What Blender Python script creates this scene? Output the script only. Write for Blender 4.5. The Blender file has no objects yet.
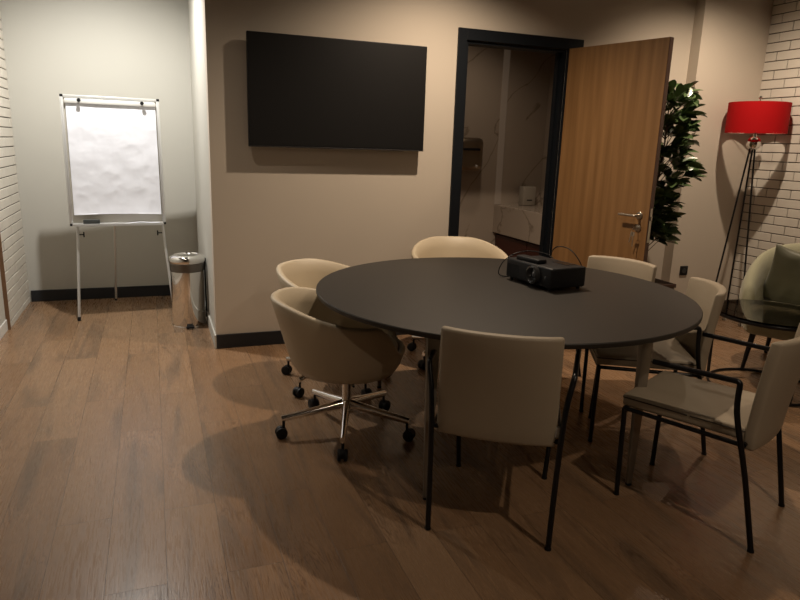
import bpy, bmesh, math, random
from mathutils import Vector, Matrix, noise
random.seed(7)
S = bpy.context.scene
COL = S.collection
PI = math.pi
rad = math.radians

# ------------------------------------------------------------------ camera, exposure, lights
def cam_setup(x, y, z, yaw, pitch, roll, fpx):
    cy, sy, cp, sp = math.cos(yaw), math.sin(yaw), math.cos(pitch), math.sin(pitch)
    f = Vector((sy*cp, cy*cp, sp)); r = Vector((cy, -sy, 0)); u = r.cross(f)
    c, s = math.cos(roll), math.sin(roll)
    r2 = c*r + s*u; u2 = -s*r + c*u
    cd = bpy.data.cameras.new('camera'); cd.sensor_width = 36; cd.lens = fpx/800*36
    cd.clip_start = .05; cd.clip_end = 60
    o = bpy.data.objects.new('camera', cd); COL.objects.link(o)
    m = Matrix((r2, u2, -f)).transposed().to_4x4(); m.translation = (x, y, z)
    o.matrix_world = m
    S.camera = o
cam_setup(-.3567, -4.4897, 1.4213, .3637, -.2345, .0328, 651.54)
S.view_settings.view_transform = 'Standard'; S.view_settings.look = 'None'
S.view_settings.gamma = 1; S.view_settings.use_curve_mapping = False
S.view_settings.exposure = 0.2
w = bpy.data.worlds.new('world'); S.world = w; w.use_nodes = True
w.node_tree.nodes['Background'].inputs[0].default_value = (.30, .22, .16, 1)
w.node_tree.nodes['Background'].inputs[1].default_value = .05

def spot(name, loc, target, energy, col, size=110, blend=.8, radius=.025):
    l = bpy.data.lights.new(name, 'SPOT'); l.energy = energy; l.color = col
    l.spot_size = rad(size); l.spot_blend = blend; l.shadow_soft_size = radius
    o = bpy.data.objects.new(name, l); COL.objects.link(o); o.location = loc
    o.rotation_euler = (Vector(target)-Vector(loc)).to_track_quat('-Z', 'Y').to_euler()
    return o
WARM = (1, .80, .60); NEUT = (1, .88, .70)
spot('spot_alcove', (-.65, .55, 2.88), (-.66, 1.0, 0), 175, (1, .955, .885), 148, .9)
spot('spot_table_far', (1.50, -.88, 2.88), (1.50, -.85, 0), 165, WARM, 140, 1.0)
spot('spot_table_near', (1.35, -4.1, 2.88), (1.45, -3.1, 0), 50, WARM, 120, 1.0)
spot('spot_entry', (-.45, -1.2, 2.88), (-.42, -.9, 0), 22, (1, .84, .68), 120, 1.0)
spot('spot_lamp_left', (3.58, -.98, 2.88), (4.0, -.6, 0), 112, WARM, 132, 1.0)
spot('spot_lamp_right', (3.25, -.62, 2.88), (3.7, -.6, 0), 9, WARM, 130, 1.0)
spot('spot_lounge', (3.3, -3.2, 2.88), (3.5, -2.4, 0), 12, WARM, 110, 1.0)
spot('spot_back', (.5, -6.4, 2.88), (.8, -3.9, .2), 30, WARM, 100, 1.0)

# ------------------------------------------------------------------ materials
MATS = {}
def newmat(name):
    m = bpy.data.materials.new(name); m.use_nodes = True
    nt = m.node_tree; return m, nt, nt.nodes['Principled BSDF']
def mat(name, col, rough=.5, metal=0, bump=0, bscale=200, var=0, vscale=8, spec=.5, coat=0, trans=0, emit=None, sheen=0):
    if name in MATS: return MATS[name]
    m, nt, b = newmat(name); N = nt.nodes; L = nt.links
    b.inputs['Base Color'].default_value = (*col, 1); b.inputs['Roughness'].default_value = rough
    b.inputs['Metallic'].default_value = metal; b.inputs['Specular IOR Level'].default_value = spec
    b.inputs['Coat Weight'].default_value = coat
    b.inputs['Transmission Weight'].default_value = trans
    b.inputs['Sheen Weight'].default_value = sheen
    if emit:
        b.inputs['Emission Color'].default_value = (*emit[0], 1); b.inputs['Emission Strength'].default_value = emit[1]
    tc = N.new('ShaderNodeTexCoord')
    nz = N.new('ShaderNodeTexNoise'); nz.inputs['Scale'].default_value = vscale; nz.inputs['Detail'].default_value = 4
    L.new(tc.outputs['Object'], nz.inputs['Vector'])
    v = max(var, .02)
    mr = N.new('ShaderNodeMapRange'); mr.inputs[3].default_value = 1-v; mr.inputs[4].default_value = 1+v
    L.new(nz.outputs['Fac'], mr.inputs[0])
    mx = N.new('ShaderNodeMix'); mx.data_type = 'RGBA'; mx.blend_type = 'MULTIPLY'; mx.inputs[0].default_value = 1
    mx.inputs[6].default_value = (*col, 1); L.new(mr.outputs[0], mx.inputs[7]); L.new(mx.outputs[2], b.inputs['Base Color'])
    if bump:
        n2 = N.new('ShaderNodeTexNoise'); n2.inputs['Scale'].default_value = bscale; n2.inputs['Detail'].default_value = 3
        L.new(tc.outputs['Object'], n2.inputs['Vector'])
        bp = N.new('ShaderNodeBump'); bp.inputs['Strength'].default_value = bump; bp.inputs['Distance'].default_value = .002
        L.new(n2.outputs['Fac'], bp.inputs['Height']); L.new(bp.outputs[0], b.inputs['Normal'])
    MATS[name] = m; return m

def floor_mat():
    m, nt, b = newmat('wood_floor'); N = nt.nodes; L = nt.links
    tc = N.new('ShaderNodeTexCoord'); mp = N.new('ShaderNodeMapping'); mp.inputs['Rotation'].default_value = (0, 0, PI/2)
    L.new(tc.outputs['Object'], mp.inputs[0])
    br = N.new('ShaderNodeTexBrick'); br.offset = .37; br.offset_frequency = 2
    br.inputs['Scale'].default_value = 1; br.inputs['Brick Width'].default_value = 1.25; br.inputs['Row Height'].default_value = .19
    br.inputs['Mortar Size'].default_value = .0012; br.inputs['Mortar Smooth'].default_value = .2
    br.inputs['Color1'].default_value = (0, 0, 0, 1); br.inputs['Color2'].default_value = (1, 1, 1, 1); br.inputs['Mortar'].default_value = (.5, .5, .5, 1)
    L.new(mp.outputs[0], br.inputs[0])
    # per-plank offset for the grain
    sc = N.new('ShaderNodeVectorMath'); sc.operation = 'MULTIPLY'; sc.inputs[1].default_value = (13, 0, 7)
    L.new(br.outputs['Color'], sc.inputs[0])
    ad = N.new('ShaderNodeVectorMath'); ad.operation = 'ADD'; L.new(tc.outputs['Object'], ad.inputs[0]); L.new(sc.outputs[0], ad.inputs[1])
    m2 = N.new('ShaderNodeMapping'); m2.inputs['Scale'].default_value = (7, .9, 1); L.new(ad.outputs[0], m2.inputs[0])
    g = N.new('ShaderNodeTexNoise'); g.inputs['Scale'].default_value = 1; g.inputs['Detail'].default_value = 5; g.inputs['Distortion'].default_value = 1.2
    L.new(m2.outputs[0], g.inputs[0])
    # cathedral figure: rings made from the soft noise
    rg = N.new('ShaderNodeMath'); rg.operation = 'MULTIPLY'; rg.inputs[1].default_value = 150; L.new(g.outputs['Fac'], rg.inputs[0])
    sn = N.new('ShaderNodeMath'); sn.operation = 'SINE'; L.new(rg.outputs[0], sn.inputs[0])
    m3 = N.new('ShaderNodeMapping'); m3.inputs['Scale'].default_value = (140, 9, 1); L.new(ad.outputs[0], m3.inputs[0])
    f = N.new('ShaderNodeTexNoise'); f.inputs['Scale'].default_value = 1; f.inputs['Detail'].default_value = 3; L.new(m3.outputs[0], f.inputs[0])
    big = N.new('ShaderNodeTexNoise'); big.inputs['Scale'].default_value = 2.2; big.inputs['Detail'].default_value = 3
    L.new(ad.outputs[0], big.inputs[0])
    def mix(a, bb, fac, bt='MIX'):
        x = N.new('ShaderNodeMix'); x.data_type = 'RGBA'; x.blend_type = bt
        for i, s in ((6, a), (7, bb)):
            if isinstance(s, tuple): x.inputs[i].default_value = (*s, 1)
            else: L.new(s, x.inputs[i])
        if isinstance(fac, (int, float)): x.inputs[0].default_value = fac
        else: L.new(fac, x.inputs[0])
        return x.outputs[2]
    def rng(s, a, bb, c, d):
        x = N.new('ShaderNodeMapRange'); L.new(s, x.inputs[0])
        for i, v in enumerate((a, bb, c, d)): x.inputs[i+1].default_value = v
        return x.outputs[0]
    c0 = mix((.215, .124, .066), (.285, .176, .100), rng(br.outputs['Color'], 0, 1, 0, 1))
    c1 = mix(c0, (.33, .205, .122), rng(big.outputs['Fac'], .42, .75, 0, .65))
    c1 = mix(c1, (.115, .080, .055), rng(g.outputs['Fac'], .50, .68, 0, .62))
    fig = N.new('ShaderNodeMath'); fig.operation = 'MULTIPLY'; L.new(rng(sn.outputs[0], .3, 1, 0, 1), fig.inputs[0]); L.new(rng(big.outputs['Fac'], .50, .62, .05, .75), fig.inputs[1])
    c2 = mix(c1, (.50, .44, .40), fig.outputs[0], 'MULTIPLY')
    c3 = mix(c2, (.62, .58, .54), rng(f.outputs['Fac'], .5, .72, 0, .5), 'MULTIPLY')
    c4 = mix(c3, (.09, .055, .033), br.outputs['Fac'])
    L.new(c4, b.inputs['Base Color'])
    L.new(rng(f.outputs['Fac'], .3, .7, .22, .36), b.inputs['Roughness'])
    bp = N.new('ShaderNodeBump'); bp.inputs['Strength'].default_value = .25; bp.inputs['Distance'].default_value = .0015
    h = N.new('ShaderNodeMath'); h.operation = 'SUBTRACT'; L.new(f.outputs['Fac'], h.inputs[0]); L.new(br.outputs['Fac'], h.inputs[1])
    L.new(h.outputs[0], bp.inputs['Height']); L.new(bp.outputs[0], b.inputs['Normal'])
    return m

def wood_mat(name, a, bcol, sx=30, sz=1.2, rough=.38):
    m, nt, b = newmat(name); N = nt.nodes; L = nt.links
    tc = N.new('ShaderNodeTexCoord'); mp = N.new('ShaderNodeMapping'); mp.inputs['Scale'].default_value = (sx, sx, sz)
    L.new(tc.outputs['Object'], mp.inputs[0])
    n = N.new('ShaderNodeTexNoise'); n.inputs['Scale'].default_value = 1; n.inputs['Detail'].default_value = 6; L.new(mp.outputs[0], n.inputs[0])
    r = N.new('ShaderNodeValToRGB'); r.color_ramp.elements[0].position = .3; r.color_ramp.elements[1].position = .7
    r.color_ramp.elements[0].color = (*a, 1); r.color_ramp.elements[1].color = (*bcol, 1)
    L.new(n.outputs['Fac'], r.inputs[0]); L.new(r.outputs[0], b.inputs['Base Color']); b.inputs['Roughness'].default_value = rough
    return m

def marble_mat():
    m, nt, b = newmat('marble'); N = nt.nodes; L = nt.links
    tc = N.new('ShaderNodeTexCoord'); mp = N.new('ShaderNodeMapping'); mp.inputs['Scale'].default_value = (.5, 1, 1.8)
    m0 = N.new('ShaderNodeMapping'); m0.inputs['Rotation'].default_value = (.25, rad(48), .2)
    L.new(tc.outputs['Object'], m0.inputs[0]); L.new(m0.outputs[0], mp.inputs[0])
    n = N.new('ShaderNodeTexNoise'); n.inputs['Scale'].default_value = 1.0; n.inputs['Detail'].default_value = 5; n.inputs['Distortion'].default_value = .35
    L.new(mp.outputs[0], n.inputs[0])
    d = N.new('ShaderNodeMath'); d.operation = 'SUBTRACT'; d.inputs[1].default_value = .5; L.new(n.outputs['Fac'], d.inputs[0])
    a = N.new('ShaderNodeMath'); a.operation = 'ABSOLUTE'; L.new(d.outputs[0], a.inputs[0])
    r = N.new('ShaderNodeValToRGB'); r.color_ramp.elements[0].position = 0; r.color_ramp.elements[1].position = .012
    r.color_ramp.elements[0].color = (.24, .19, .145, 1); r.color_ramp.elements[1].color = (.40, .335, .275, 1)
    L.new(a.outputs[0], r.inputs[0]); L.new(r.outputs[0], b.inputs['Base Color'])
    b.inputs['Roughness'].default_value = .12
    return m

M = dict(
    plaster=mat('plaster', (.55, .485, .405), .85, bump=.15, bscale=120, var=.03, vscale=1.5),
    plaster_alcove=mat('plaster_alcove', (.50, .49, .445), .85, bump=.15, bscale=120, var=.03, vscale=1.5),
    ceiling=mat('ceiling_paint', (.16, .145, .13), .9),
    baseboard=mat('baseboard_black', (.012, .014, .018), .45),
    brick=mat('white_brick', (.66, .62, .55), .75, bump=.3, bscale=60, var=.07, vscale=9),
    mortar=mat('mortar', (.10, .085, .07), .95, bump=.3, bscale=90),
    floor=floor_mat(), marble=marble_mat(),
    door=wood_mat('door_oak', (.19, .096, .034), (.30, .162, .064), 22, .9, .4),
    door_edge=mat('door_edge', (.075, .03, .016), .4, var=.2, vscale=20),
    frame=mat('door_frame_black', (.006, .008, .011), .5, spec=.25),
    chrome=mat('chrome', (.82, .80, .77), .09, 1),
    steel=mat('brushed_steel', (.55, .50, .44), .28, 1),
    alu=mat('aluminium', (.68, .68, .67), .38, .55),
    black=mat('black_metal', (.010, .010, .011), .30, .3),
    plastic=mat('black_plastic', (.008, .008, .009), .5, spec=.3),
    lens=mat('lens_glass', (.03, .035, .045), .06, coat=1),
    screen=mat('tv_screen', (.010, .0095, .0095), .42, spec=.3),
    tabletop=mat('table_charcoal', (.026, .022, .018), .50, bump=.2, bscale=400, var=.08, vscale=60, spec=.35),
    tableleg=mat('table_frame_taupe', (.27, .235, .19), .38, .5),
    leather=mat('beige_leather', (.36, .30, .22), .55, bump=.12, bscale=350, var=.03),
    tub=mat('cream_leather', (.51, .43, .31), .50, bump=.12, bscale=350, var=.03),
    boucle=mat('green_boucle', (.31, .30, .20), .95, bump=1.0, bscale=260, var=.12, vscale=150, sheen=.3),
    pillow=mat('green_satin', (.082, .080, .045), .42, bump=.1, bscale=300, var=.06, sheen=.2),
    red=mat('red_fabric', (.40, .004, .006), .85, spec=.15, bump=.25, bscale=500, var=.05, vscale=200),
    paper=mat('paper_white', (.84, .86, .94), .6),
    white=mat('white_plastic', (.70, .70, .68), .4),
    board=mat('board_panel', (.50, .47, .41), .4),
    leaf=mat('leaf_green', (.075, .120, .045), .28, var=.45, vscale=9, spec=.6),
    stem=mat('stem_brown', (.09, .06, .035), .8),
    pot=mat('pot_grey', (.20, .175, .15), .6), soil=mat('soil', (.035, .018, .010), .95, bump=.8, bscale=60),
    redwood=mat('cabinet_red', (.065, .014, .009), .4),
    tissue=mat('tissue_box_grey', (.30, .265, .22), .5),
)
def glass_mat():
    m, nt, b = newmat('smoked_glass')
    b.inputs['Base Color'].default_value = (.12, .10, .08, 1); b.inputs['Transmission Weight'].default_value = 1
    b.inputs['Roughness'].default_value = .03; b.inputs['IOR'].default_value = 1.25
    return m
M['glass'] = glass_mat()

# ------------------------------------------------------------------ mesh helpers
def put(bm, src):
    me = bpy.data.meshes.new('t'); src.to_mesh(me); src.free(); bm.from_mesh(me); bpy.data.meshes.remove(me)
def obj(name, bm, m, parent=None, smooth=35, label=None):
    bmesh.ops.recalc_face_normals(bm, faces=bm.faces)
    me = bpy.data.meshes.new(name); bm.to_mesh(me); bm.free()
    for mm in (m if isinstance(m, (list, tuple)) else [m]): me.materials.append(mm)
    if smooth:
        for p in me.polygons: p.use_smooth = True
        me.set_sharp_from_angle(angle=rad(smooth))
    o = bpy.data.objects.new(name, me); COL.objects.link(o)
    if parent: o.parent = parent
    if label: o['label'] = label
    return o
def tag(o, label, cat, group=None):
    o['label'] = label; o['category'] = cat
    if group: o['group'] = group
    return o
def thing(name, label, cat, loc=(0, 0, 0), rz=0, group=None):
    o = bpy.data.objects.new(name, None); COL.objects.link(o); o.empty_display_size = .1
    o.location = loc; o.rotation_euler = (0, 0, rz)
    return tag(o, label, cat, group)
def struct(name, bm, m, parent=None, smooth=0):
    o = obj(name, bm, m, parent, smooth)
    if not parent: o['kind'] = 'structure'
    return o
def box(bm, x0, x1, y0, y1, z0, z1, bev=0, seg=2, mtx=None):
    b = bmesh.new(); bmesh.ops.create_cube(b, size=1)
    for v in b.verts: v.co = Vector((x0+(v.co.x+.5)*(x1-x0), y0+(v.co.y+.5)*(y1-y0), z0+(v.co.z+.5)*(z1-z0)))
    if bev: bmesh.ops.bevel(b, geom=b.edges[:], offset=bev, segments=seg, affect='EDGES', profile=.5)
    if mtx: b.transform(mtx)
    put(bm, b)
def fillet(pts, r, n=6):
    P = [Vector(p) for p in pts]; out = [P[0]]
    for i in range(1, len(P)-1):
        a, b, c = P[i-1], P[i], P[i+1]
        u = (a-b); v = (c-b); d = min(r, u.length*.49, v.length*.49)
        s, e = b+u.normalized()*d, b+v.normalized()*d
        for k in range(n+1):
            t = k/n; out.append((1-t)**2*s+2*t*(1-t)*b+t*t*e)
    out.append(P[-1]); return out
def spline(pts, n=8):
    P = [Vector(p) for p in pts]; P = [P[0]*2-P[1]]+P+[P[-1]*2-P[-2]]; out = []
    for i in range(1, len(P)-2):
        for k in range(n):
            t = k/n; a, b, c, d = P[i-1:i+3]
            out.append(.5*((2*b)+(c-a)*t+(2*a-5*b+4*c-d)*t*t+(3*b-a-3*c+d)*t**3))
    out.append(P[-2]); return out
def tube(bm, pts, r, seg=10, r2=None, closed=False, sq=None):
    P = [Vector(p) for p in pts]; n = len(P); rings = []; up = None
    for i, p in enumerate(P):
        if closed: d = (P[(i+1) % n]-P[i-1])
        else: d = P[min(i+1, n-1)]-P[max(i-1, 0)]
        d.normalize()
        if up is None:
            up = Vector((0, 0, 1)) if abs(d.z) < .9 else Vector((0, 1, 0))
        up = (up-d*up.dot(d)).normalized(); s = d.cross(up)
        rr = r if r2 is None else r+(r2-r)*i/(n-1)
        ring = []
        for k in range(seg):
            a = 2*PI*k/seg
            if sq: # flattened
                ring.append(bm.verts.new(p+s*math.cos(a)*rr*sq[0]+up*math.sin(a)*rr*sq[1]))
            else: ring.append(bm.verts.new(p+s*math.cos(a)*rr+up*math.sin(a)*rr))
        rings.append(ring)
    m = n if closed else n-1
    for i in range(m):
        A, B = rings[i], rings[(i+1) % n]
        for k in range(seg): bm.faces.new((A[k], A[(k+1) % seg], B[(k+1) % seg], B[k]))
    if not closed:
        bm.faces.new(rings[0][::-1]); bm.faces.new(rings[-1])
def lathe(bm, prof, seg=40, cx=0, cy=0, sx=1, sy=1):
    rings = []
    for r, z in prof:
        if r < 1e-5: rings.append([bm.verts.new((cx, cy, z))])
        else: rings.append([bm.verts.new((cx+r*sx*math.cos(2*PI*k/seg), cy+r*sy*math.sin(2*PI*k/seg), z)) for k in range(seg)])
    for A, B in zip(rings, rings[1:]):
        for k in range(seg):
            j = (k+1) % seg
            if len(A) == 1 and len(B) == 1: continue
            if len(A) == 1: bm.faces.new((A[0], B[j], B[k]))
            elif len(B) == 1: bm.faces.new((A[k], A[j], B[0]))
            else: bm.faces.new((A[k], A[j], B[j], B[k]))
def slab(bm, sx, sy, sz, nx, ny, nz, bev, fn, seg=3):
    """closed box with a lattice on its faces, edges rounded, then bent by fn"""
    b = bmesh.new(); bmesh.ops.create_cube(b, size=1)
    for v in b.verts: v.co = Vector((v.co.x*sx, v.co.y*sy, v.co.z*sz))
    bmesh.ops.bevel(b, geom=b.edges[:], offset=bev, segments=seg, affect='EDGES', profile=.5)
    for ax, (s, n) in enumerate(((sx, nx), (sy, ny), (sz, nz))):
        inner = s-2*bev
        for k in range(1, n):
            co = Vector((0, 0, 0)); no = Vector((0, 0, 0)); co[ax] = -inner/2+inner*k/n; no[ax] = 1
            bmesh.ops.bisect_plane(b, geom=b.verts[:]+b.edges[:]+b.faces[:], plane_co=co, plane_no=no)
    for v in b.verts: v.co = Vector(fn(v.co.x, v.co.y, v.co.z))
    put(bm, b)
def copy_tree(o, parent=None):
    c = o.copy(); COL.objects.link(c)
    if parent: c.parent = parent
    for ch in list(o.children): copy_tree(ch, c)
    return c

# ------------------------------------------------------------------ structure
H = 2.9; YA = 1.73; XL = -1.40; XR = 4.527; YR = -.105; XJ = 3.82; YB = -7.2; T = .12
DX1, DX2, DZ = 1.793, 2.640, 2.16     # clear door opening
bm = bmesh.new(); box(bm, XL-.3, XR+.3, YB-.1, YA+.1, -.05, 0); struct('floor', bm, M['floor'])
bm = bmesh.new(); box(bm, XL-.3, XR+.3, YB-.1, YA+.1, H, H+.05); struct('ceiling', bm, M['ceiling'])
bm = bmesh.new()     # wall with the screen and the doorway
box(bm, 0, DX1, 0, T, 0, H); box(bm, DX2, XJ+.02, 0, T, 0, H); box(bm, DX1, DX2, 0, T, DZ, H)
struct('wall_front', bm, M['plaster'])
bm = bmesh.new(); box(bm, XJ, XR+.3, YR, T, 0, H); struct('wall_front_pier', bm, M['plaster'])
bm = bmesh.new(); box(bm, 0, T, T, YA, 0, H); struct('wall_alcove_right', bm, M['plaster_alcove'])
bm = bmesh.new(); box(bm, XL-.3, T, YA, YA+.1, 0, H); struct('wall_alcove_back', bm, M['plaster_alcove'])
bm = bmesh.new(); box(bm, XL-.3, XL-.02, YB, YA, 0, H); struct('wall_left', bm, M['plaster_alcove'])
bm = bmesh.new(); box(bm, XR+.015, XR+.3, YB, YR, 0, H); struct('wall_right', bm, M['mortar'])
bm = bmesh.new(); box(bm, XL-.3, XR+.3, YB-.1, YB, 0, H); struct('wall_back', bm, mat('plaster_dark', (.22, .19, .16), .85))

def bricks(name, xf, sgn, y0, y1, z1, back):
    """running-bond brick cladding on a wall in the y-z plane; sgn is the way its face looks"""
    bm = bmesh.new(); rh, bl, g = .0738, .228, .0075
    nrow = int(z1/rh)+1
    for i in range(nrow):
        za = i*rh-.02+(.02 if i == 0 else 0); zb = min((i+1)*rh-.02-g, z1)
        if zb-za < .01: continue
        y = y1-(0 if i % 2 else bl/2)+bl
        while y > y0:
            a, c = max(y-bl+g, y0), min(y, y1)
            if c-a > .015:
                d = xf+sgn*random.uniform(-.0015, .002)
                xs = sorted((d, xf-sgn*.012))
                b = bmesh.new(); box(b, xs[0], xs[1], a, c, za, zb, .002, 1)
                put(bm, b)
            y -= bl
    nb = len(bm.faces)
    xs = sorted((xf-sgn*.008, xf-sgn*back)); box(bm, xs[0], xs[1], y0, y1, 0, z1)
    bm.faces.ensure_lookup_table()
    for f in bm.faces[nb:]: f.material_index = 1
    return struct(name, bm, [M['brick'], M['mortar']])
bricks('wall_right_brick', XR, -1, -5.2, YR, H, .015)
bricks('wall_left_brick', XL, 1, .84, YA, H, .018)
bm = bmesh.new(); box(bm, XL-.02, XL+.006, .829, .838, 0, H); struct('trim_1', bm, mat('trim_brown', (.22, .12, .06), .6))
bm = bmesh.new()
box(bm, XL-.0195, XL-.012, -2.0, .829, 0, .08, .002); struct('baseboard_left', bm, M['white'])
bm = bmesh.new(); box(bm, XL+.012, 0, YA-.014, YA, 0, .098, .002); struct('baseboard_alcove_back', bm, M['baseboard'])
bm = bmesh.new(); box(bm, -.012, 0, -.014, YA-.014, 0, .098, .002); struct('baseboard_alcove_right', bm, M['plaster_alcove'])
bm = bmesh.new(); box(bm, -.003, DX1-.068, -.014, 0, 0, .099, .002); struct('baseboard_front', bm, M['baseboard'])
bm = bmesh.new(); box(bm, DX2+.14, XJ, -.014, 0, 0, .099, .002); box(bm, XJ-.014, XJ, YR-.014, -.014, 0, .099, .002)
box(bm, XJ, XR, YR-.014, YR, 0, .099, .002); struct('baseboard_front_right', bm, M['baseboard'])

# door frame (architrave + lining)
fr = bpy.data.objects.new('door_1', None); COL.objects.link(fr); fr['kind'] = 'structure'; fr.location = (0, 0, 0)
bm = bmesh.new(); a = .068; z1 = DZ+.078
box(bm, DX1-a, DX1, -.018, 0, 0, z1, .002); box(bm, DX2, DX2+.137, -.018, 0, 0, z1, .002); box(bm, DX1, DX2, -.018, 0, DZ, z1, .002)
box(bm, DX1, DX1+.02, 0, T, 0, DZ); box(bm, DX2-.02, DX2, 0, T, 0, DZ); box(bm, DX1+.02, DX2-.02, 0, T, DZ-.02, DZ)
box(bm, DX1+.02, DX1+.035, .05, .08, 0, DZ-.02); box(bm, DX2-.035, DX2-.02, .05, .08, 0, DZ-.02)
obj('door_frame', bm, M['frame'], fr, 0)

# restroom beyond the doorway
RX0, RX1, RY = 1.45, 3.40, 1.40
bm = bmesh.new(); box(bm, RX0-.1, RX1+.1, RY, RY+.1, 0, H); struct('wall_restroom_back', bm, M['marble'])
bm = bmesh.new(); box(bm, RX0-.1, RX0, T, RY, 0, H); struct('wall_restroom_left', bm, M['marble'])
bm = bmesh.new(); box(bm, RX1, RX1+.1, T, RY, 0, H); struct('wall_restroom_right', bm, M['marble'])
sp = spot('spot_restroom', (2.3, .62, 2.7), (2.45, 1.1, .4), 16, WARM, 120, 1.0, .05)

# the door leaf, standing open
HX, ANG, W, HL = 2.650, 1.2941, .8365, 2.165
leaf = thing('door_leaf', 'oak veneer door leaf standing wide open in front of the plant', 'door', (HX, -.02, 0), -ANG)
bm = bmesh.new(); box(bm, 0, W-.004, 0, .042, .008, HL, .0015, 1)
obj('panel', bm, M['door'], leaf, 0)
bm = bmesh.new(); box(bm, W-.004, W, 0, .042, .008, HL, .001, 1); obj('edge_band', bm, M['door_edge'], leaf, 0)
bm = bmesh.new(); box(bm, W-.0005, W+.0015, .008, .034, .80, 1.04, .001, 1); box(bm, W+.001, W+.010, .014, .028, .955, .985, .002, 1)
obj('lock_plate', bm, M['steel'], leaf, 0)
for sgn, y0 in ((-1, 0), (1, .042)):
    bm = bmesh.new()
    hx = W-.075; hz = .985
    b = bmesh.new(); lathe(b, [(0, 0), (.026, 0), (.026, .007), (.022, .010), (.010, .010), (.010, .045), (0, .045)], 24)
    b.transform(Matrix.Translation((hx, y0, hz)) @ Matrix.Rotation(-sgn*PI/2, 4, 'X')); put(bm, b)
    tube(bm, fillet([(hx, y0+sgn*.02, hz), (hx, y0+sgn*.055, hz), (hx-.135, y0+sgn*.055, hz)], .02), .0095, 10)
    obj('door_handle', bm, M['steel'], leaf, 40)
    bm = bmesh.new()
    b = bmesh.new(); lathe(b, [(0, 0), (.025, 0), (.025, .007), (.021, .010), (.008, .010), (.008, .014), (0, .014)], 24)
    b.transform(Matrix.Translation((hx, y0, hz-.088)) @ Matrix.Rotation(-sgn*PI/2, 4, 'X')); put(bm, b)
    obj('keyhole_rosette', bm, M['steel'], leaf, 40)
# keys hanging in the lock
dirx = Vector((math.cos(-ANG), math.sin(-ANG), 0)); nrm = Vector((math.sin(-ANG), -math.cos(-ANG), 0))
kp = Vector((HX, -.02, 0))+dirx*(W-.075)+Vector((0, 0, .897))+nrm*.014
keys = thing('key_bunch', 'small metal keys hanging from the lock of the oak door', 'keys', kp, -ANG)
bm = bmesh.new(); box(bm, -.002, .002, -.025, -.001, -.006, .006, .0008, 1); box(bm, -.0015, .0015, -.045, -.025, -.012, .012, .001, 1); obj('key', bm, M['steel'], keys)
bm = bmesh.new(); tube(bm, [(0+.013*math.cos(t), -.040, -.016+.013*math.sin(t)) for t in [2*PI*k/20 for k in range(20)]], .0012, 6, closed=True); obj('key_ring', bm, M['steel'], keys)
for dx, ln, rot in ((-.024, .075, .25), (.004, .10, -.02)):
    b = bmesh.new(); box(b, -.011, .011, -.001, .001, -.026, 0, .0008, 1); box(b, -.004, .004, -.001, .001, -ln, -.024, .0005, 1)
    b.transform(Matrix.Translation((dx*.3, -.040, -.028)) @ Matrix.Rotation(rot, 4, 'Y'))
    obj('key', b, M['steel'], keys)

# hand dryer
d = thing('hand_dryer', 'rounded brushed metal hand dryer on the marble restroom wall', 'hand dryer', (2.49, RY, 1.35))
bm = bmesh.new(); slab(bm, .29, .17, .31, 6, 2, 6, .05, lambda x, y, z: (x, y-.085-.02*math.cos(x*8), z), 4)
obj('housing', bm, mat('dark_steel', (.32, .25, .18), .3, .9), d, 60)
bm = bmesh.new(); box(bm, -.085, .085, -.21, -.175, .035, .058, .006); obj('air_slot', bm, M['plastic'], d)
bm = bmesh.new(); b = bmesh.new(); bmesh.ops.create_uvsphere(b, u_segments=16, v_segments=10, radius=.012); b.transform(Matrix.Translation((.06, -.190, -.11))); put(bm, b)
obj('indicator', bm, M['white'], d)
# vanity
v = thing('vanity_counter', 'marble counter over a dark red cabinet in the restroom', 'counter', (3.12, .80, 0))
bm = bmesh.new(); box(bm, -.25, .278, -.66, .598, .58, .86, .004); obj('countertop', bm, M['marble'], v, 0)
bm = bmesh.new(); box(bm, -.20, .278, -.64, .598, .12, .578, .003); obj('cabinet', bm, M['redwood'], v, 0)
bm = bmesh.new(); box(bm, -.218, -.201, -.62, -.03, .14, .56, .002); obj('cabinet_door', bm, M['redwood'], v, 0)
bm = bmesh.new(); box(bm, -.218, -.201, -.02, .585, .14, .56, .002); obj('cabinet_door', bm, M['redwood'], v, 0)
t = thing('tissue_dispenser', 'upright pale tissue box standing on the restroom counter', 'tissue box', (3.18, 1.29, .86))
bm = bmesh.new(); box(bm, -.07, .07, -.05, .05, 0, .19, .01); obj('case', bm, M['tissue'], t)
bm = bmesh.new(); box(bm, -.03, .03, -.052, -.049, .05, .062, .001, 1); obj('slot', bm, M['plastic'], t)
bm = bmesh.new(); box(bm, 2.87, 2.94, RY-.006, RY-.0005, .862, H-.02, .002, 1)  # thin glowing slab stands in for a streak reflected in the polished marble
tag(obj('reflection_streak', bm, mat('streak_glow', (.36, .30, .25), .5, emit=((1, .74, .52), .02)), None, 0), 'faint vertical reflection streak painted on the marble restroom wall', 'reflection')

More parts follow.
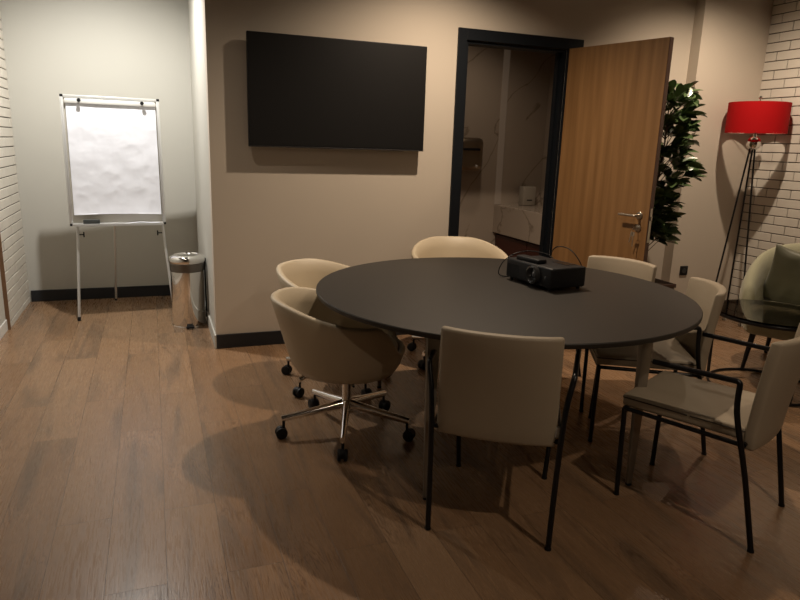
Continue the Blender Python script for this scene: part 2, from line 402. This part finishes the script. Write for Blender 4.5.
# ------------------------------------------------------------------ television
tv = thing('television', 'large black flat television mounted on the plaster wall', 'television', (.849, -.076, 1.728))
bm = bmesh.new(); hw, hh = .610, .352
box(bm, -hw, hw, -.012, .028, -hh, hh, .003); obj('casing', bm, M['plastic'], tv, 0)
bm = bmesh.new(); box(bm, -hw+.008, hw-.008, -.0135, -.011, -hh+.016, hh-.008, .0005, 1); obj('screen', bm, M['screen'], tv, 0)
bm = bmesh.new(); box(bm, -hw+.006, hw-.006, -.016, -.011, -hh+.001, -hh+.007, .001, 1); obj('bottom_trim', bm, mat('trim_dark_grey', (.06, .055, .05), .3, .5), tv, 0)
bm = bmesh.new(); box(bm, -.40, .40, .028, .060, -.30, .12, .008); obj('rear_housing', bm, M['plastic'], tv, 0)
bm = bmesh.new(); box(bm, -.20, .20, .060, .075, -.18, .10, .002); obj('wall_bracket', bm, M['black'], tv, 0)

# ------------------------------------------------------------------ round table
TC = (1.238, -1.713); TR = .914
tb = thing('round_table', 'large round charcoal meeting table on slim metal legs', 'table', (*TC, 0))
bm = bmesh.new(); lathe(bm, [(0, .716), (TR-.012, .716), (TR-.002, .719), (TR, .724), (TR, .736), (TR-.003, .740), (0, .740)], 160)
obj('tabletop', bm, M['tabletop'], tb, 30)
e1 = Vector((.985, -.172, 0)).normalized(); e2 = Vector((.172, .985, 0)).normalized()
c0 = Vector((.632-TC[0], -2.268-TC[1], 0)); c1 = Vector((1.532-TC[0], -2.42-TC[1], 0))
c2 = c0+e2*1.27; c3 = c1+e2*1.27
rotm = Matrix.Rotation(math.atan2(e1.y, e1.x), 4, 'Z')
mid = (c0+c3)/2; LX, LY = (c1-c0).length/2, .635
bm = bmesh.new()
for ya in (-LY, LY): box(bm, -LX-.02, LX+.02, ya-.012, ya+.012, .665, .715, .002, 1, Matrix.Translation(mid) @ rotm)
for xa in (-LX, LX): box(bm, xa-.012, xa+.012, -LY, LY, .665, .715, .002, 1, Matrix.Translation(mid) @ rotm)
obj('apron', bm, M['tableleg'], tb, 0)
for xa in (-LX, LX):
    for ya in (-LY, LY):
        b = bmesh.new(); box(b, xa-.026, xa+.026, ya-.018, ya+.018, .008, .715, .003, 2)
        for vv in b.verts:
            k = 1-.55*(1-min(vv.co.z/.7, 1)); vv.co.x = xa+(vv.co.x-xa)*k; vv.co.y = ya+(vv.co.y-ya)*k
        b.transform(Matrix.Translation(mid) @ rotm); g = obj('leg', b, M['tableleg'], tb)
        b = bmesh.new(); lathe(b, [(0, 0), (.013, 0), (.013, .009), (0, .009)], 16); b.transform(Matrix.Translation(mid) @ rotm @ Matrix.Translation((xa, ya, 0)))
        obj('glide', b, M['plastic'], g)

# ------------------------------------------------------------------ meeting armchair
def meeting_chair(lean):
    t = thing('meeting_armchair', '', 'chair')
    bm = bmesh.new()
    slab(bm, .430, .465, .050, 8, 8, 1, .010, lambda x, y, z: (x, y+.025, z+.436-.006*math.cos(x/.46*PI)*math.cos(y/.5*PI)*(z > 0)))
    st = obj('seat', bm, M['leather'], t, 60)
    bm = bmesh.new(); hx_, y0_, y1_ = .216, -.206, .2585
    tube(bm, fillet([(-hx_, 0, .447), (-hx_, y1_, .447), (hx_, y1_, .447), (hx_, y0_, .447), (-hx_, y0_, .447), (-hx_, -.01, .447)], .012, 4), .0028, 6); obj('piping', bm, mat('piping_dark', (.05, .04, .03), .5), st, label='dark seam line around the cushion')
    bm = bmesh.new()
    def bend(x, y, z):
        k = max(0, (z+.207)/.414)
        return (x*(1-.02*k), y-.246-.072*k**1.25+.060*(abs(x)/.215)**2.2*(.4+.6*k), (.379+k*.423)-.006*(abs(x)/.215)**2*k)
    slab(bm, .438, .042, .414, 10, 1, 8, .012, bend)
    br = obj('backrest', bm, M['leather'], t, 60)
    bm = bmesh.new(); box(bm, .206, .229, -.243, -.232, .420, .460, .001, 1); obj('fabric_tag', bm, M['white'], br, 0, 'small white sewn tag')
    for s in (-1, 1):
        bm = bmesh.new()
        tube(bm, fillet(spline([(s*.224, -.29, .006), (s*(.227+lean*.2), -.280+lean*.6, .30), (s*(.235+lean*.4), -.262+lean, .52), (s*.262, -.215+lean*.5, .642)], 4)+[Vector((s*.280, .13, .645))], .065, 8), .0105, 10)
        obj('back_leg_and_arm', bm, M['black'], t, 50)
        bm = bmesh.new(); tube(bm, [(s*.192, .245, .006), (s*.212, .245, .400)], .0105, 10); obj('front_leg', bm, M['black'], t, 50)
        for px, py in ((s*.224, -.29), (s*.192, .245)):
            bm = bmesh.new(); lathe(bm, [(0, 0), (.012, 0), (.012, .008), (0, .008)], 14, px, py); obj('glide', bm, M['plastic'], t)
    bm = bmesh.new()
    tube(bm, [(-.212, .245, .400), (.212, .245, .400)], .0095, 8)
    tube(bm, [(-.236, -.240+lean*.35, .402), (.236, -.240+lean*.35, .402)], .0095, 8)
    for s in (-1, 1): tube(bm, [(s*.212, .245, .400), (s*.236, -.270+lean*.75, .402)], .0095, 8)
    obj('seat_frame', bm, M['black'], t, 50)
    return t
c0_ = meeting_chair(.015); c1_ = meeting_chair(.08); G = 'beige meeting armchairs around the round table'
spots = [
    (.905, -2.358, -34.6, 'beige armchair with its back to the camera at the near table edge'),
    (1.708, -2.606, 27.0, 'beige armchair nearest the right edge, seat and arm bar fully in view'),
    (1.945, -1.955, 61.0, 'beige armchair at the right rim of the table, between two other armchairs'),
    (1.975, -1.490, 111.7, 'beige armchair behind the table in front of the open oak door'),
]
for i, (x, y, r, lab) in enumerate(spots):
    c = (c0_, c1_)[i] if i < 2 else copy_tree(c1_)
    c.location = (x, y, 0); c.rotation_euler = (0, 0, rad(r)); c['label'] = lab; c['group'] = G

# ------------------------------------------------------------------ swivel tub chair
def tub_chair():
    t = thing('swivel_tub_chair', '', 'chair')
    bm = bmesh.new(); n = 56; rows = []
    def hz(a):      # a = angle from straight back, 0..pi ; rim height
        a = abs(a); 
        k = min(max((a-.35)/(1.9-.35), 0), 1); k = k*k*(3-2*k)
        k2 = min(max((a-2.0)/.75, 0), 1); k2 = k2*k2*(3-2*k2)
        return .705-.085*k-.165*k2
    for i in range(n):
        a = -PI+2*PI*i/n; h = hz(a); sx, cx = math.sin(a), -math.cos(a)
        fr_ = max(0, -math.cos(a))        # towards the front
        row = []
        def P(r, z):
            flare = .045*max(0, math.cos(a))*max(0, (z-.45)/.34)
            return (sx*r, cx*(r+flare)*(1-.04*fr_), z)
        prof = [(.10, .335), (.20, .328), (.250, .342), (.275, .38), (.293, .44)]
        zt = h
        for k in range(1, 6):
            z = .44+(zt-.012-.44)*k/5; prof.append((.296+.046*(z-.44)/.27, z))
        ro = prof[-1][0]
        prof += [(ro-.004, zt-.004), (ro-.018, zt+.001), (ro-.034, zt-.006)]
        for k in range(1, 5):
            z = zt-.012-(zt-.012-.42)*k/4; prof.append((ro-.040-.030*(zt-z)/.34, z))
        rows.append([bm.verts.new(P(*q)) for q in prof])
    for i in range(n):
        A, B = rows[i], rows[(i+1) % n]
        for k in range(len(A)-1): bm.faces.new((A[k], A[k+1], B[k+1], B[k]))
    bm.faces.new([r[0] for r in rows]); bm.faces.new([r[-1] for r in rows][::-1])
    obj('shell', bm, M['tub'], t, 70)
    bm = bmesh.new(); lathe(bm, [(0, .40), (.235, .40), (.250, .43), (.250, .455), (.235, .475), (.18, .483), (0, .486)], 40); obj('seat_cushion', bm, M['tub'], t, 60)
    bm = bmesh.new(); box(bm, -.09, .09, -.08, .08, .318, .342, .004); tube(bm, [(.05, 0, .325), (.16, .03, .318), (.20, .035, .312)], .006, 8); obj('mechanism', bm, M['plastic'], t)
    bm = bmesh.new(); lathe(bm, [(0, .10), (.030, .10), (.030, .165), (.024, .172), (.024, .30), (.028, .30), (.028, .32), (0, .32)], 24); obj('column', bm, M['chrome'], t, 40)
    for k in range(5):
        a = rad(90+72*k); d = Vector((math.cos(a), math.sin(a), 0)); z0 = Vector((0, 0, .145)); ze = Vector((0, 0, .100))
        bm = bmesh.new(); tube(bm, [z0+d*.02, z0*.6+ze*.4+d*.14, ze+d*.328], .027, 12, .016, sq=(.8, 1)); leg = obj('base_arm', bm, M['chrome'], t, 50)
        s = Vector((-d.y, d.x, 0))
        bm = bmesh.new()
        tube(bm, [d*.318+Vector((0, 0, .085)), d*.318+Vector((0, 0, .055))], .007, 8)
        ctr = d*.330+Vector((0, 0, .029))
        for sg in (-1, 1):
            b = bmesh.new(); lathe(b, [(0, -.009), (.022, -.009), (.028, -.006), (.029, 0), (.028, .006), (.022, .009), (0, .009)], 22)
            b.transform(Matrix.Translation(ctr+s*sg*.015) @ s.to_track_quat('Z', 'Y').to_matrix().to_4x4()); put(bm, b)
        b = bmesh.new(); lathe(b, [(0, -.006), (.024, -.006), (.024, .006), (0, .006)], 20)
        b.transform(Matrix.Translation(ctr+Vector((0, 0, .006))) @ s.to_track_quat('Z', 'Y').to_matrix().to_4x4()); put(bm, b)
        obj('caster', bm, M['plastic'], leg, 40)
    return t
s0 = tub_chair(); G = 'cream swivel tub chairs around the round table'
def place_tub(c, x, y, face, basephase, lab):
    c.location = (x, y, 0); r = math.atan2(-face[0], face[1]); c.rotation_euler = (0, 0, r); c['label'] = lab; c['group'] = G
    d = rad(basephase)-r-PI/2
    for ch in c.children:
        if ch.name.startswith('base_arm'): ch.rotation_euler = (0, 0, d)
t1 = s0; t2 = copy_tree(s0); t3 = copy_tree(s0)
for ch in t3.children:      # its gas lift stands higher
    if ch.name.split('.')[0] in ('shell', 'seat_cushion', 'mechanism', 'column'): ch.location.z += .09
place_tub(t1, .500, -1.535, (.95, -.30), -109, 'cream swivel tub chair nearest the camera at the left of the table')
place_tub(t2, .630, -.840, (.62, -.78), 143, 'cream swivel tub chair half hidden behind the front tub chair')
place_tub(t3, 1.53, -.635, (-.24, -.97), 205, 'brightly lit cream tub chair behind the far table edge by the doorway')

# ------------------------------------------------------------------ projector and its leads
pj = thing('projector', 'black projector with round lens sitting on the charcoal table', 'projector', (1.528, -1.650, .740), rad(8))
bm = bmesh.new(); box(bm, -.120, .105, -.180, .180, .014, .116, .010, 3)
obj('body', bm, M['plastic'], pj)
bm = bmesh.new()
b = bmesh.new(); lathe(b, [(0, .004), (.024, .006), (.030, .018), (.038, .024), (.046, .020), (.048, 0), (0, 0)], 32); b.transform(Matrix.Translation((-.117, -.050, .066)) @ Matrix.Rotation(-PI/2, 4, 'Y')); put(bm, b)
ln = obj('lens_ring', bm, mat('lens_ring', (.03, .03, .03), .25), pj, 40)
b = bmesh.new(); lathe(b, [(0, .012), (.010, .011), (.019, .006), (0, .005)], 28); b.transform(Matrix.Translation((-.117, -.050, .066)) @ Matrix.Rotation(-PI/2, 4, 'Y')); obj('lens', b, M['lens'], ln, 60)
bm = bmesh.new()
for k in range(9): box(bm, -.1215, -.119, .075+k*.011, .080+k*.011, .03, .092, .0008, 1)
obj('vent_grille', bm, M['black'], pj, 0)
bm = bmesh.new(); b = bmesh.new(); lathe(b, [(0, .002), (.006, .001), (.007, 0), (0, 0)], 16); b.transform(Matrix.Translation((-.1205, -.135, .066)) @ Matrix.Rotation(-PI/2, 4, 'Y')); put(bm, b); obj('sensor', bm, M['lens'], pj)
bm = bmesh.new(); box(bm, .02, .08, -.12, -.02, .115, .118, .001, 1); obj('control_panel', bm, M['black'], pj, 0)
for px, py in ((-.10, -.15), (-.10, .15), (.085, -.15), (.085, .15)):
    bm = bmesh.new(); lathe(bm, [(0, 0), (.010, 0), (.010, .014), (0, .014)], 14, px, py); obj('foot', bm, M['plastic'], pj)
bm = bmesh.new(); box(bm, -.030, .030, -.085, .085, 0, .022, .006, 3, Matrix.Translation((1.450, -1.625, .8562)) @ Matrix.Rotation(rad(10), 4, 'Z'))
tag(obj('remote_control', bm, M['plastic']), 'slim black remote lying on top of the projector', 'remote control')
def wpt(dx, dy, dz):
    m = Matrix.Translation((1.528, -1.650, .740)) @ Matrix.Rotation(rad(8), 4, 'Z'); return m @ Vector((dx, dy, dz))
bm = bmesh.new(); tube(bm, spline([wpt(.108, .08, .05), wpt(.15, .13, .11), wpt(.08, .20, .135), wpt(-.02, .215, .13), wpt(-.10, .225, .09), wpt(-.125, .235, .03), wpt(-.10, .225, .004), wpt(.02, .21, .004), wpt(.14, .22, .004)], 8), .0028, 8)
tag(obj('power_cable', bm, M['plastic']), 'thin black cable looping down beside the lens end of the projector', 'cable')
bm = bmesh.new(); tube(bm, spline([wpt(.108, .13, .05), wpt(.135, .14, .10), wpt(.135, .10, .165), wpt(.12, .02, .185), wpt(.11, -.06, .175), wpt(.115, -.125, .12), wpt(.125, -.150, .05), wpt(.13, -.13, .004), wpt(.17, -.04, .004), wpt(.20, .06, .004)], 8), .0028, 8)
tag(obj('video_cable', bm, M['plastic']), 'black cable arching high over the back of the projector', 'cable')

# ------------------------------------------------------------------ flip chart
fc = thing('flip_chart_easel', 'white flip chart easel on thin metal legs in the alcove', 'flip chart', (-.618, 1.03, 0), rad(4))
XW = .338
TL = math.atan(.06)
BM_ = Matrix.Translation((0, .08, .73)) @ Matrix.Rotation(-TL, 4, 'X') @ Matrix.Diagonal((1, 1, .975, 1))
bm = bmesh.new(); box(bm, -XW+.012, XW-.012, -.004, .010, .012, .985, .002, 1, BM_); obj('board', bm, M['board'], fc, 0)
bm = bmesh.new()
for s in (-1, 1): box(bm, s*XW-.012, s*XW+.012, -.012, .014, 0, 1.0, .004, 2, BM_)
box(bm, -XW, XW, -.012, .014, .976, 1.0, .004, 2, BM_); box(bm, -XW, XW, -.012, .014, 0, .022, .004, 2, BM_)
obj('frame', bm, M['alu'], fc)
for sx in (-XW, XW):
    for zz in (.006, .99):
        bm = bmesh.new(); box(bm, sx-.010, sx+.013, -.0135, .0145, zz-.008, zz+.012, .003, 2, BM_); obj('corner_cap', bm, M['plastic'], fc)
bm = bmesh.new(); box(bm, -XW+.02, XW-.02, -.030, -.013, .935, .972, .006, 2, BM_); obj('clamp_bar', bm, M['white'], fc)
for sx in (-.22, .22):
    bm = bmesh.new(); tube(bm, [BM_ @ Vector((sx, -.030, .958)), BM_ @ Vector((sx, -.052, .958))], .008, 10); tube(bm, [BM_ @ Vector((sx, -.046, .958)), BM_ @ Vector((sx, -.055, .958))], .014, 12); obj('clamp_knob', bm, M['plastic'], fc)
bm = bmesh.new(); box(bm, -XW+.01, XW-.01, -.075, -.012, -.004, .002, .001, 1, BM_); box(bm, -XW+.01, XW-.01, -.078, -.074, -.004, .016, .001, 1, BM_); obj('pen_tray', bm, M['alu'], fc)
for sx, fx in ((-.292, -.335), (.318, .372)):
    bm = bmesh.new(); tube(bm, [(sx, .098, .80), (fx, -.030, .012)], .0105, 12); lg = obj('front_leg', bm, M['alu'], fc)
    bm = bmesh.new(); tube(bm, [(fx, -.033, 0), (fx, -.029, .03)], .0125, 12); obj('foot', bm, M['plastic'], lg)
    bm = bmesh.new(); k = .07 if sx < 0 else -.07; tube(bm, [(sx, .077, .66), (sx+k*.5, .077, .66)], .005, 8); box(bm, sx+k*.5-.005, sx+k*.5+.005, .069, .085, .640, .680, .002, 1); obj('leg_clamp', bm, M['plastic'], fc)
bm = bmesh.new(); tube(bm, [(-.02, .12, 1.0), (-.055, .600, .012)], .0095, 12); lg = obj('rear_leg', bm, M['alu'], fc)
bm = bmesh.new(); tube(bm, [(-.055, .600, 0), (-.055, .599, .03)], .0115, 12); obj('foot', bm, M['plastic'], lg)
# the paper pad
bm = bmesh.new()
W2 = Matrix.Translation((-.618, 1.03, 0)) @ Matrix.Rotation(rad(4), 4, 'Z') @ BM_
def crumple(x, z):
    p = Vector((x*3.2, z*3.2, 1.3)); q = Vector((x*7+4, z*7, 2))
    return .0032*noise.ridged_multi_fractal(p*1.9, .9, 2.2, 4, 1, 2)+.0028*noise.noise(q)
nx, nz = 60, 84; X0, X1, Z0, Z1 = -.312, .318, .080, .955
front = [[None]*(nz+1) for _ in range(nx+1)]; rear = [[None]*(nz+1) for _ in range(nx+1)]
for i in range(nx+1):
    for k in range(nz+1):
        x = X0+(X1-X0)*i/nx; u = k/nz; z = Z0+(Z1-Z0)*u
        if k == 0: z += .012*math.sin((i/nx)*2.6+.3)
        f = min(1, (1-u)*6)
        y = -.014-f*crumple(x, z)-.012*math.exp(-u*14)
        front[i][k] = bm.verts.new(W2 @ Vector((x, y, z))); rear[i][k] = bm.verts.new(W2 @ Vector((x, -.0055, z)))
for i in range(nx):
    for k in range(nz):
        bm.faces.new((front[i][k], front[i+1][k], front[i+1][k+1], front[i][k+1])); bm.faces.new((rear[i][k], rear[i][k+1], rear[i+1][k+1], rear[i+1][k]))
for k in range(nz):
    bm.faces.new((front[0][k], front[0][k+1], rear[0][k+1], rear[0][k])); bm.faces.new((front[nx][k], rear[nx][k], rear[nx][k+1], front[nx][k+1]))
for i in range(nx):
    bm.faces.new((front[i][0], rear[i][0], rear[i+1][0], front[i+1][0])); bm.faces.new((front[i][nz], front[i+1][nz], rear[i+1][nz], rear[i][nz]))
tag(obj('paper_pad', bm, M['paper'], None, 60), 'large creased white paper pad hanging on the flip chart', 'paper pad')
er = thing('board_eraser', 'small dark eraser standing on the flip chart tray', 'eraser', W2 @ Vector((-.195, -.046, .003)))
bm = bmesh.new(); box(bm, -.058, .058, -.014, .014, .012, .045, .004); obj('grip', bm, mat('eraser_grey', (.05, .055, .055), .5), er)
bm = bmesh.new(); box(bm, -.057, .057, -.013, .013, 0, .012, .002); obj('felt_pad', bm, mat('felt', (.09, .085, .08), .95), er)
bm = bmesh.new()
b = bmesh.new()
slab(b, .36, .05, .004, 12, 3, 1, .001, lambda x, y, z: (x, y, z+.008+.014*math.exp(-((x-.02)/.08)**2)+.01*max(0, x/.18)), 1); b.transform(W2 @ Matrix.Translation((.12, -.044, 0))); put(bm, b)
tag(obj('folded_paper', bm, M['paper'], None, 60), 'folded strip of white paper lying on the flip chart tray', 'paper')

# ------------------------------------------------------------------ pedal bin
bn = thing('pedal_bin', 'tall polished steel pedal bin against the alcove corner', 'bin', (-.146, .665, 0))
bm = bmesh.new(); lathe(bm, [(0, .012), (.120, .012), (.122, .016), (.122, .445), (0, .445)], 64); obj('body', bm, M['chrome'], bn, 30)
bm = bmesh.new(); lathe(bm, [(0, 0), (.125, 0), (.125, .012), (.122, .014), (0, .014)], 48); obj('base_ring', bm, M['chrome'], bn, 30); bn.scale.z = .972
bm = bmesh.new(); lathe(bm, [(0, .445), (.121, .445), (.125, .450), (.127, .505), (.123, .512), (0, .512)], 48); obj('collar', bm, mat('collar_dark', (.16, .14, .12), .3, .7), bn, 30)
bm = bmesh.new(); lathe(bm, [(0, .514), (.129, .514), (.133, .520), (.133, .542), (.125, .560), (.105, .570), (.093, .572), (.089, .566), (0, .564)], 64); obj('lid', bm, M['chrome'], bn, 50)
bm = bmesh.new(); box(bm, .10, .142, .015, .045, .46, .535, .006); box(bm, .126, .140, .02, .036, .05, .47, .003); obj('hinge_bracket', bm, M['plastic'], bn)
bm = bmesh.new(); box(bm, -.030, .030, -.145, -.11, .008, .022, .005); obj('pedal', bm, M['plastic'], bn)

# ------------------------------------------------------------------ floor lamp
lp = thing('floor_lamp', 'tripod floor lamp with a red drum shade in the brick corner', 'floor lamp', (4.262, -.362, 0))
bm = bmesh.new(); n = 64; R0 = .228; zs0, zs1 = 1.600, 1.838
lathe(bm, [(R0, zs0), (R0, zs1), (R0-.004, zs1), (R0-.004, zs0), (R0, zs0)], n); sh = obj('lamp_shade', bm, M['red'], lp, 30)
bm = bmesh.new()
for zz in (zs0+.004, zs1-.004): tube(bm, [((R0-.003)*math.cos(2*PI*k/48), (R0-.003)*math.sin(2*PI*k/48), zz) for k in range(48)], .003, 6, closed=True)
for k in range(3):
    a = 2*PI*k/3+.4; tube(bm, [(0, 0, zs1-.03), ((R0-.004)*math.cos(a), (R0-.004)*math.sin(a), zs1-.008)], .0022, 6)
obj('shade_ring', bm, M['chrome'], sh)
bm = bmesh.new(); tube(bm, [(0, 0, 1.47), (0, 0, 1.87)], .006, 10); b = bmesh.new(); bmesh.ops.create_uvsphere(b, u_segments=16, v_segments=10, radius=.014); b.transform(Matrix.Translation((0, 0, 1.88))); put(bm, b); obj('stem_and_finial', bm, M['chrome'], lp)
bm = bmesh.new(); b = bmesh.new(); bmesh.ops.create_uvsphere(b, u_segments=32, v_segments=20, radius=.056); b.transform(Matrix.Translation((0, 0, 1.520))); put(bm, b); lathe(bm, [(0, 1.555), (.016, 1.56), (.016, 1.60), (0, 1.60)], 16); obj('ball_joint', bm, M['chrome'], lp, 60)
bm = bmesh.new(); b = bmesh.new(); bmesh.ops.create_uvsphere(b, u_segments=20, v_segments=14, radius=.033); b.transform(Matrix.Translation((.045, 0, 1.70)) @ Matrix.Diagonal((1, 1, 1.3, 1))); put(bm, b); tube(bm, [(0, 0, 1.64), (.045, 0, 1.65), (.045, 0, 1.67)], .014, 10); obj('bulb', bm, M['white'], lp, 60)
for dx, dy in ((-.23, .0), (.04, .06), (.02, -.13)):
    bm = bmesh.new(); tube(bm, [(dx*.12, dy*.12, 1.505), (dx, dy, .02)], .0075, 10); lg = obj('leg', bm, M['black'], lp)
    bm = bmesh.new(); lathe(bm, [(0, 0), (.020, 0), (.020, .012), (.010, .028), (0, .028)], 16, dx, dy); obj('foot', bm, M['chrome'], lg)

# ------------------------------------------------------------------ wall socket
so = thing('wall_socket', 'small black power socket low on the wall beside the lamp', 'socket', (3.958, YR, .425))
bm = bmesh.new(); box(bm, -.041, .041, -.010, 0, -.041, .041, .003); obj('plate', bm, M['plastic'], so)
bm = bmesh.new(); b = bmesh.new(); lathe(b, [(0, 0), (.022, 0), (.022, .003), (.019, .003), (.019, .001), (0, .001)], 24); b.transform(Matrix.Translation((0, -.010, 0)) @ Matrix.Rotation(PI/2, 4, 'X')); put(bm, b); obj('outlet', bm, mat('outlet_dark', (.03, .03, .03), .3), so)

# ------------------------------------------------------------------ plant
pl = thing('potted_plant', 'tall leafy dark green plant showing behind the open door', 'plant', (3.30, -.42, 0))
bm = bmesh.new(); box(bm, -.16, .14, -.15, .15, 0, .395, .008); obj('planter', bm, M['pot'], pl)
bm = bmesh.new(); box(bm, -.166, .146, -.156, .156, .395, .425, .003); obj('planter_rim', bm, mat('rim_brown', (.05, .022, .014), .5), pl)
bm = bmesh.new(); box(bm, -.15, .13, -.14, .14, .425, .429); obj('soil', bm, M['soil'], pl)
bm = bmesh.new(); rnd = random.Random(11)
stem_pts = spline([(-.10, 0, .36), (-.16, .01, .6), (-.11, 0, .9), (-.01, 0, 1.3), (.0, 0, 1.75)], 6)
tube(bm, stem_pts, .014, 8, .005)
LB = bmesh.new()
def leafmesh(bm, base, d, L, Wd, roll):
    d = d.normalized(); side = d.cross(Vector((0, 0, 1)))
    if side.length < .1: side = Vector((1, 0, 0))
    side.normalize(); up = side.cross(d).normalized()
    side, up = side*math.cos(roll)+up*math.sin(roll), up*math.cos(roll)-side*math.sin(roll)
    prof = [(0, .06), (.15, .45), (.35, .88), (.6, 1), (.82, .7), (.95, .3), (1, .03)]
    rows = []
    for t, wv in prof:
        c = base+d*L*t-Vector((0, 0, 1))*L*.16*t*t
        w_ = Wd*wv/2
        rows.append([bm.verts.new(c-side*w_+up*w_*.35), bm.verts.new(c), bm.verts.new(c+side*w_+up*w_*.35)])
    for A, B in zip(rows, rows[1:]):
        bm.faces.new((A[0], A[1], B[1], B[0])); bm.faces.new((A[1], A[2], B[2], B[1]))
def env(z):   # half width of the crown at height z
    return .12+.13*math.sin(min(max((z-.72)/1.15, 0), 1)*PI)**.6
nb = 70
for i in range(nb):
    z = .68+1.13*i/nb; a = i*2.4+rnd.uniform(-.3, .3); R_ = env(z)*rnd.uniform(.45, 1.0)*(.9 if z > 1.0 else .8)
    k = min(int((z-.36)/1.39*(len(stem_pts)-1)), len(stem_pts)-1); s0_ = stem_pts[k]
    tip = Vector((math.cos(a)*R_, math.sin(a)*R_*.95, z+.08))
    tube(bm, [s0_, (s0_+tip)/2+Vector((0, 0, .0)), tip], .004, 5, .002)
    for j in range(11):
        dd = Vector((math.cos(a)*.7+rnd.uniform(-.9, .9), math.sin(a)*.7+rnd.uniform(-.9, .9), rnd.uniform(-.15, 1.1)))
        leafmesh(LB, tip-Vector((math.cos(a), math.sin(a), .2))*rnd.uniform(0, .07), dd, rnd.uniform(.10, .17), rnd.uniform(.055, .08), rnd.uniform(-.7, .7))
obj('stem', bm, M['stem'], pl); obj('foliage', LB, M['leaf'], pl, 60)

# ------------------------------------------------------------------ green lounge chair, pillow, glass table
ac = thing('lounge_chair', 'rounded pale green lounge chair by the white brick wall', 'armchair', (3.73, -1.46, 0), rad(118))
bm = bmesh.new()
slab(bm, .68, .66, .17, 8, 8, 1, .07, lambda x, y, z: (x*(1-.10*(y/.33)**2), y*(1-.06*(x/.34)**2), z+.335+.015*math.cos(x*4)*math.cos(y*4)*(z > 0)), 5)
obj('seat', bm, M['boucle'], ac, 70)
bm = bmesh.new(); rows = []; n = 44
for i in range(n+1):
    a = rad(-112)+rad(224)*i/n; k = abs(a)/rad(112); h = .83-.30*k**2.4
    c = Vector((math.sin(a)*.355, -math.cos(a)*.345, 0)); o_ = Vector((math.sin(a), -math.cos(a), 0)); th = .060*(1-.35*max(0, k-.85)/.15)
    ring = []
    for q in range(20):
        b_ = 2*PI*q/20; u = math.cos(b_); v_ = math.sin(b_)
        zz = (h+.27)/2+(h-.27)/2*(abs(v_)**.75)*(1 if v_ > 0 else -1)
        lean = .08*max(0, zz-.4)*max(0, math.cos(a))*2
        ring.append(bm.verts.new(c+o_*(th*u+lean)+Vector((0, 0, zz))))
    rows.append(ring)
for A, B in zip(rows, rows[1:]):
    for q in range(20): bm.faces.new((A[q], A[(q+1) % 20], B[(q+1) % 20], B[q]))
bm.faces.new(rows[0]); bm.faces.new(rows[-1][::-1])
obj('backrest', bm, M['boucle'], ac, 80)
for sx, sy in ((-.24, .24), (.24, .24), (-.22, -.24), (.22, -.24)):
    bm = bmesh.new(); tube(bm, [(sx, sy, .27), (sx*1.12, sy*1.12, 0)], .020, 10, .012); obj('leg', bm, M['black'], ac)
bm = bmesh.new()
def pil(x, y, z):
    u, v_ = x/.23, z/.23; e = (1-abs(u)**2.2)*(1-abs(v_)**2.2); e = max(e, 0)**.5
    pin = 1-.10*(1-abs(u)**2)*abs(v_)**3
    wr = .010*noise.noise(Vector((x*14, z*5, y*2+3)))*e+.006*noise.noise(Vector((x*6, z*20, 9)))
    return (x*(1-.10*(1-v_*v_)*u*u)+0, y*(.12+.95*e)+wr*(1 if y > 0 else -1), z*(1-.10*(1-u*u)*v_*v_)+.02*math.sin(u*2))
slab(bm, .46, .15, .46, 22, 1, 22, .006, pil, 1)
pm = Matrix.Translation((3.76, -1.37, .595)) @ Matrix.Rotation(rad(118+180), 4, 'Z') @ Matrix.Rotation(rad(14), 4, 'Y') @ Matrix.Rotation(rad(18), 4, 'X')
bm.transform(pm)
tag(obj('throw_pillow', bm, M['pillow'], None, 70), 'dark olive satin pillow leaning on the pale green lounge chair', 'pillow')

gt = thing('glass_side_table', 'round smoked glass side table with a black rim', 'side table', (3.185, -1.665, 0))
bm = bmesh.new(); lathe(bm, [(0, .482), (.340, .482), (.341, .486), (.340, .490), (0, .490)], 72); obj('glass_top', bm, M['glass'], gt, 30)
def ring(r, z, rr, n=72): 
    b = bmesh.new(); tube(b, [(r*math.cos(2*PI*k/n), r*math.sin(2*PI*k/n), z) for k in range(n)], rr, 10, closed=True, sq=(.8, 1)); return b
obj('rim', ring(.330, .469, .012), M['black'], gt, 60)
obj('base_ring', ring(.315, .010, .009), M['black'], gt, 60)
for k in range(3):
    a = rad(-112+120*k); bm = bmesh.new(); tube(bm, [(.315*math.cos(a), .315*math.sin(a), .010), (.325*math.cos(a), .325*math.sin(a), .465)], .010, 10); obj('leg', bm, M['black'], gt)
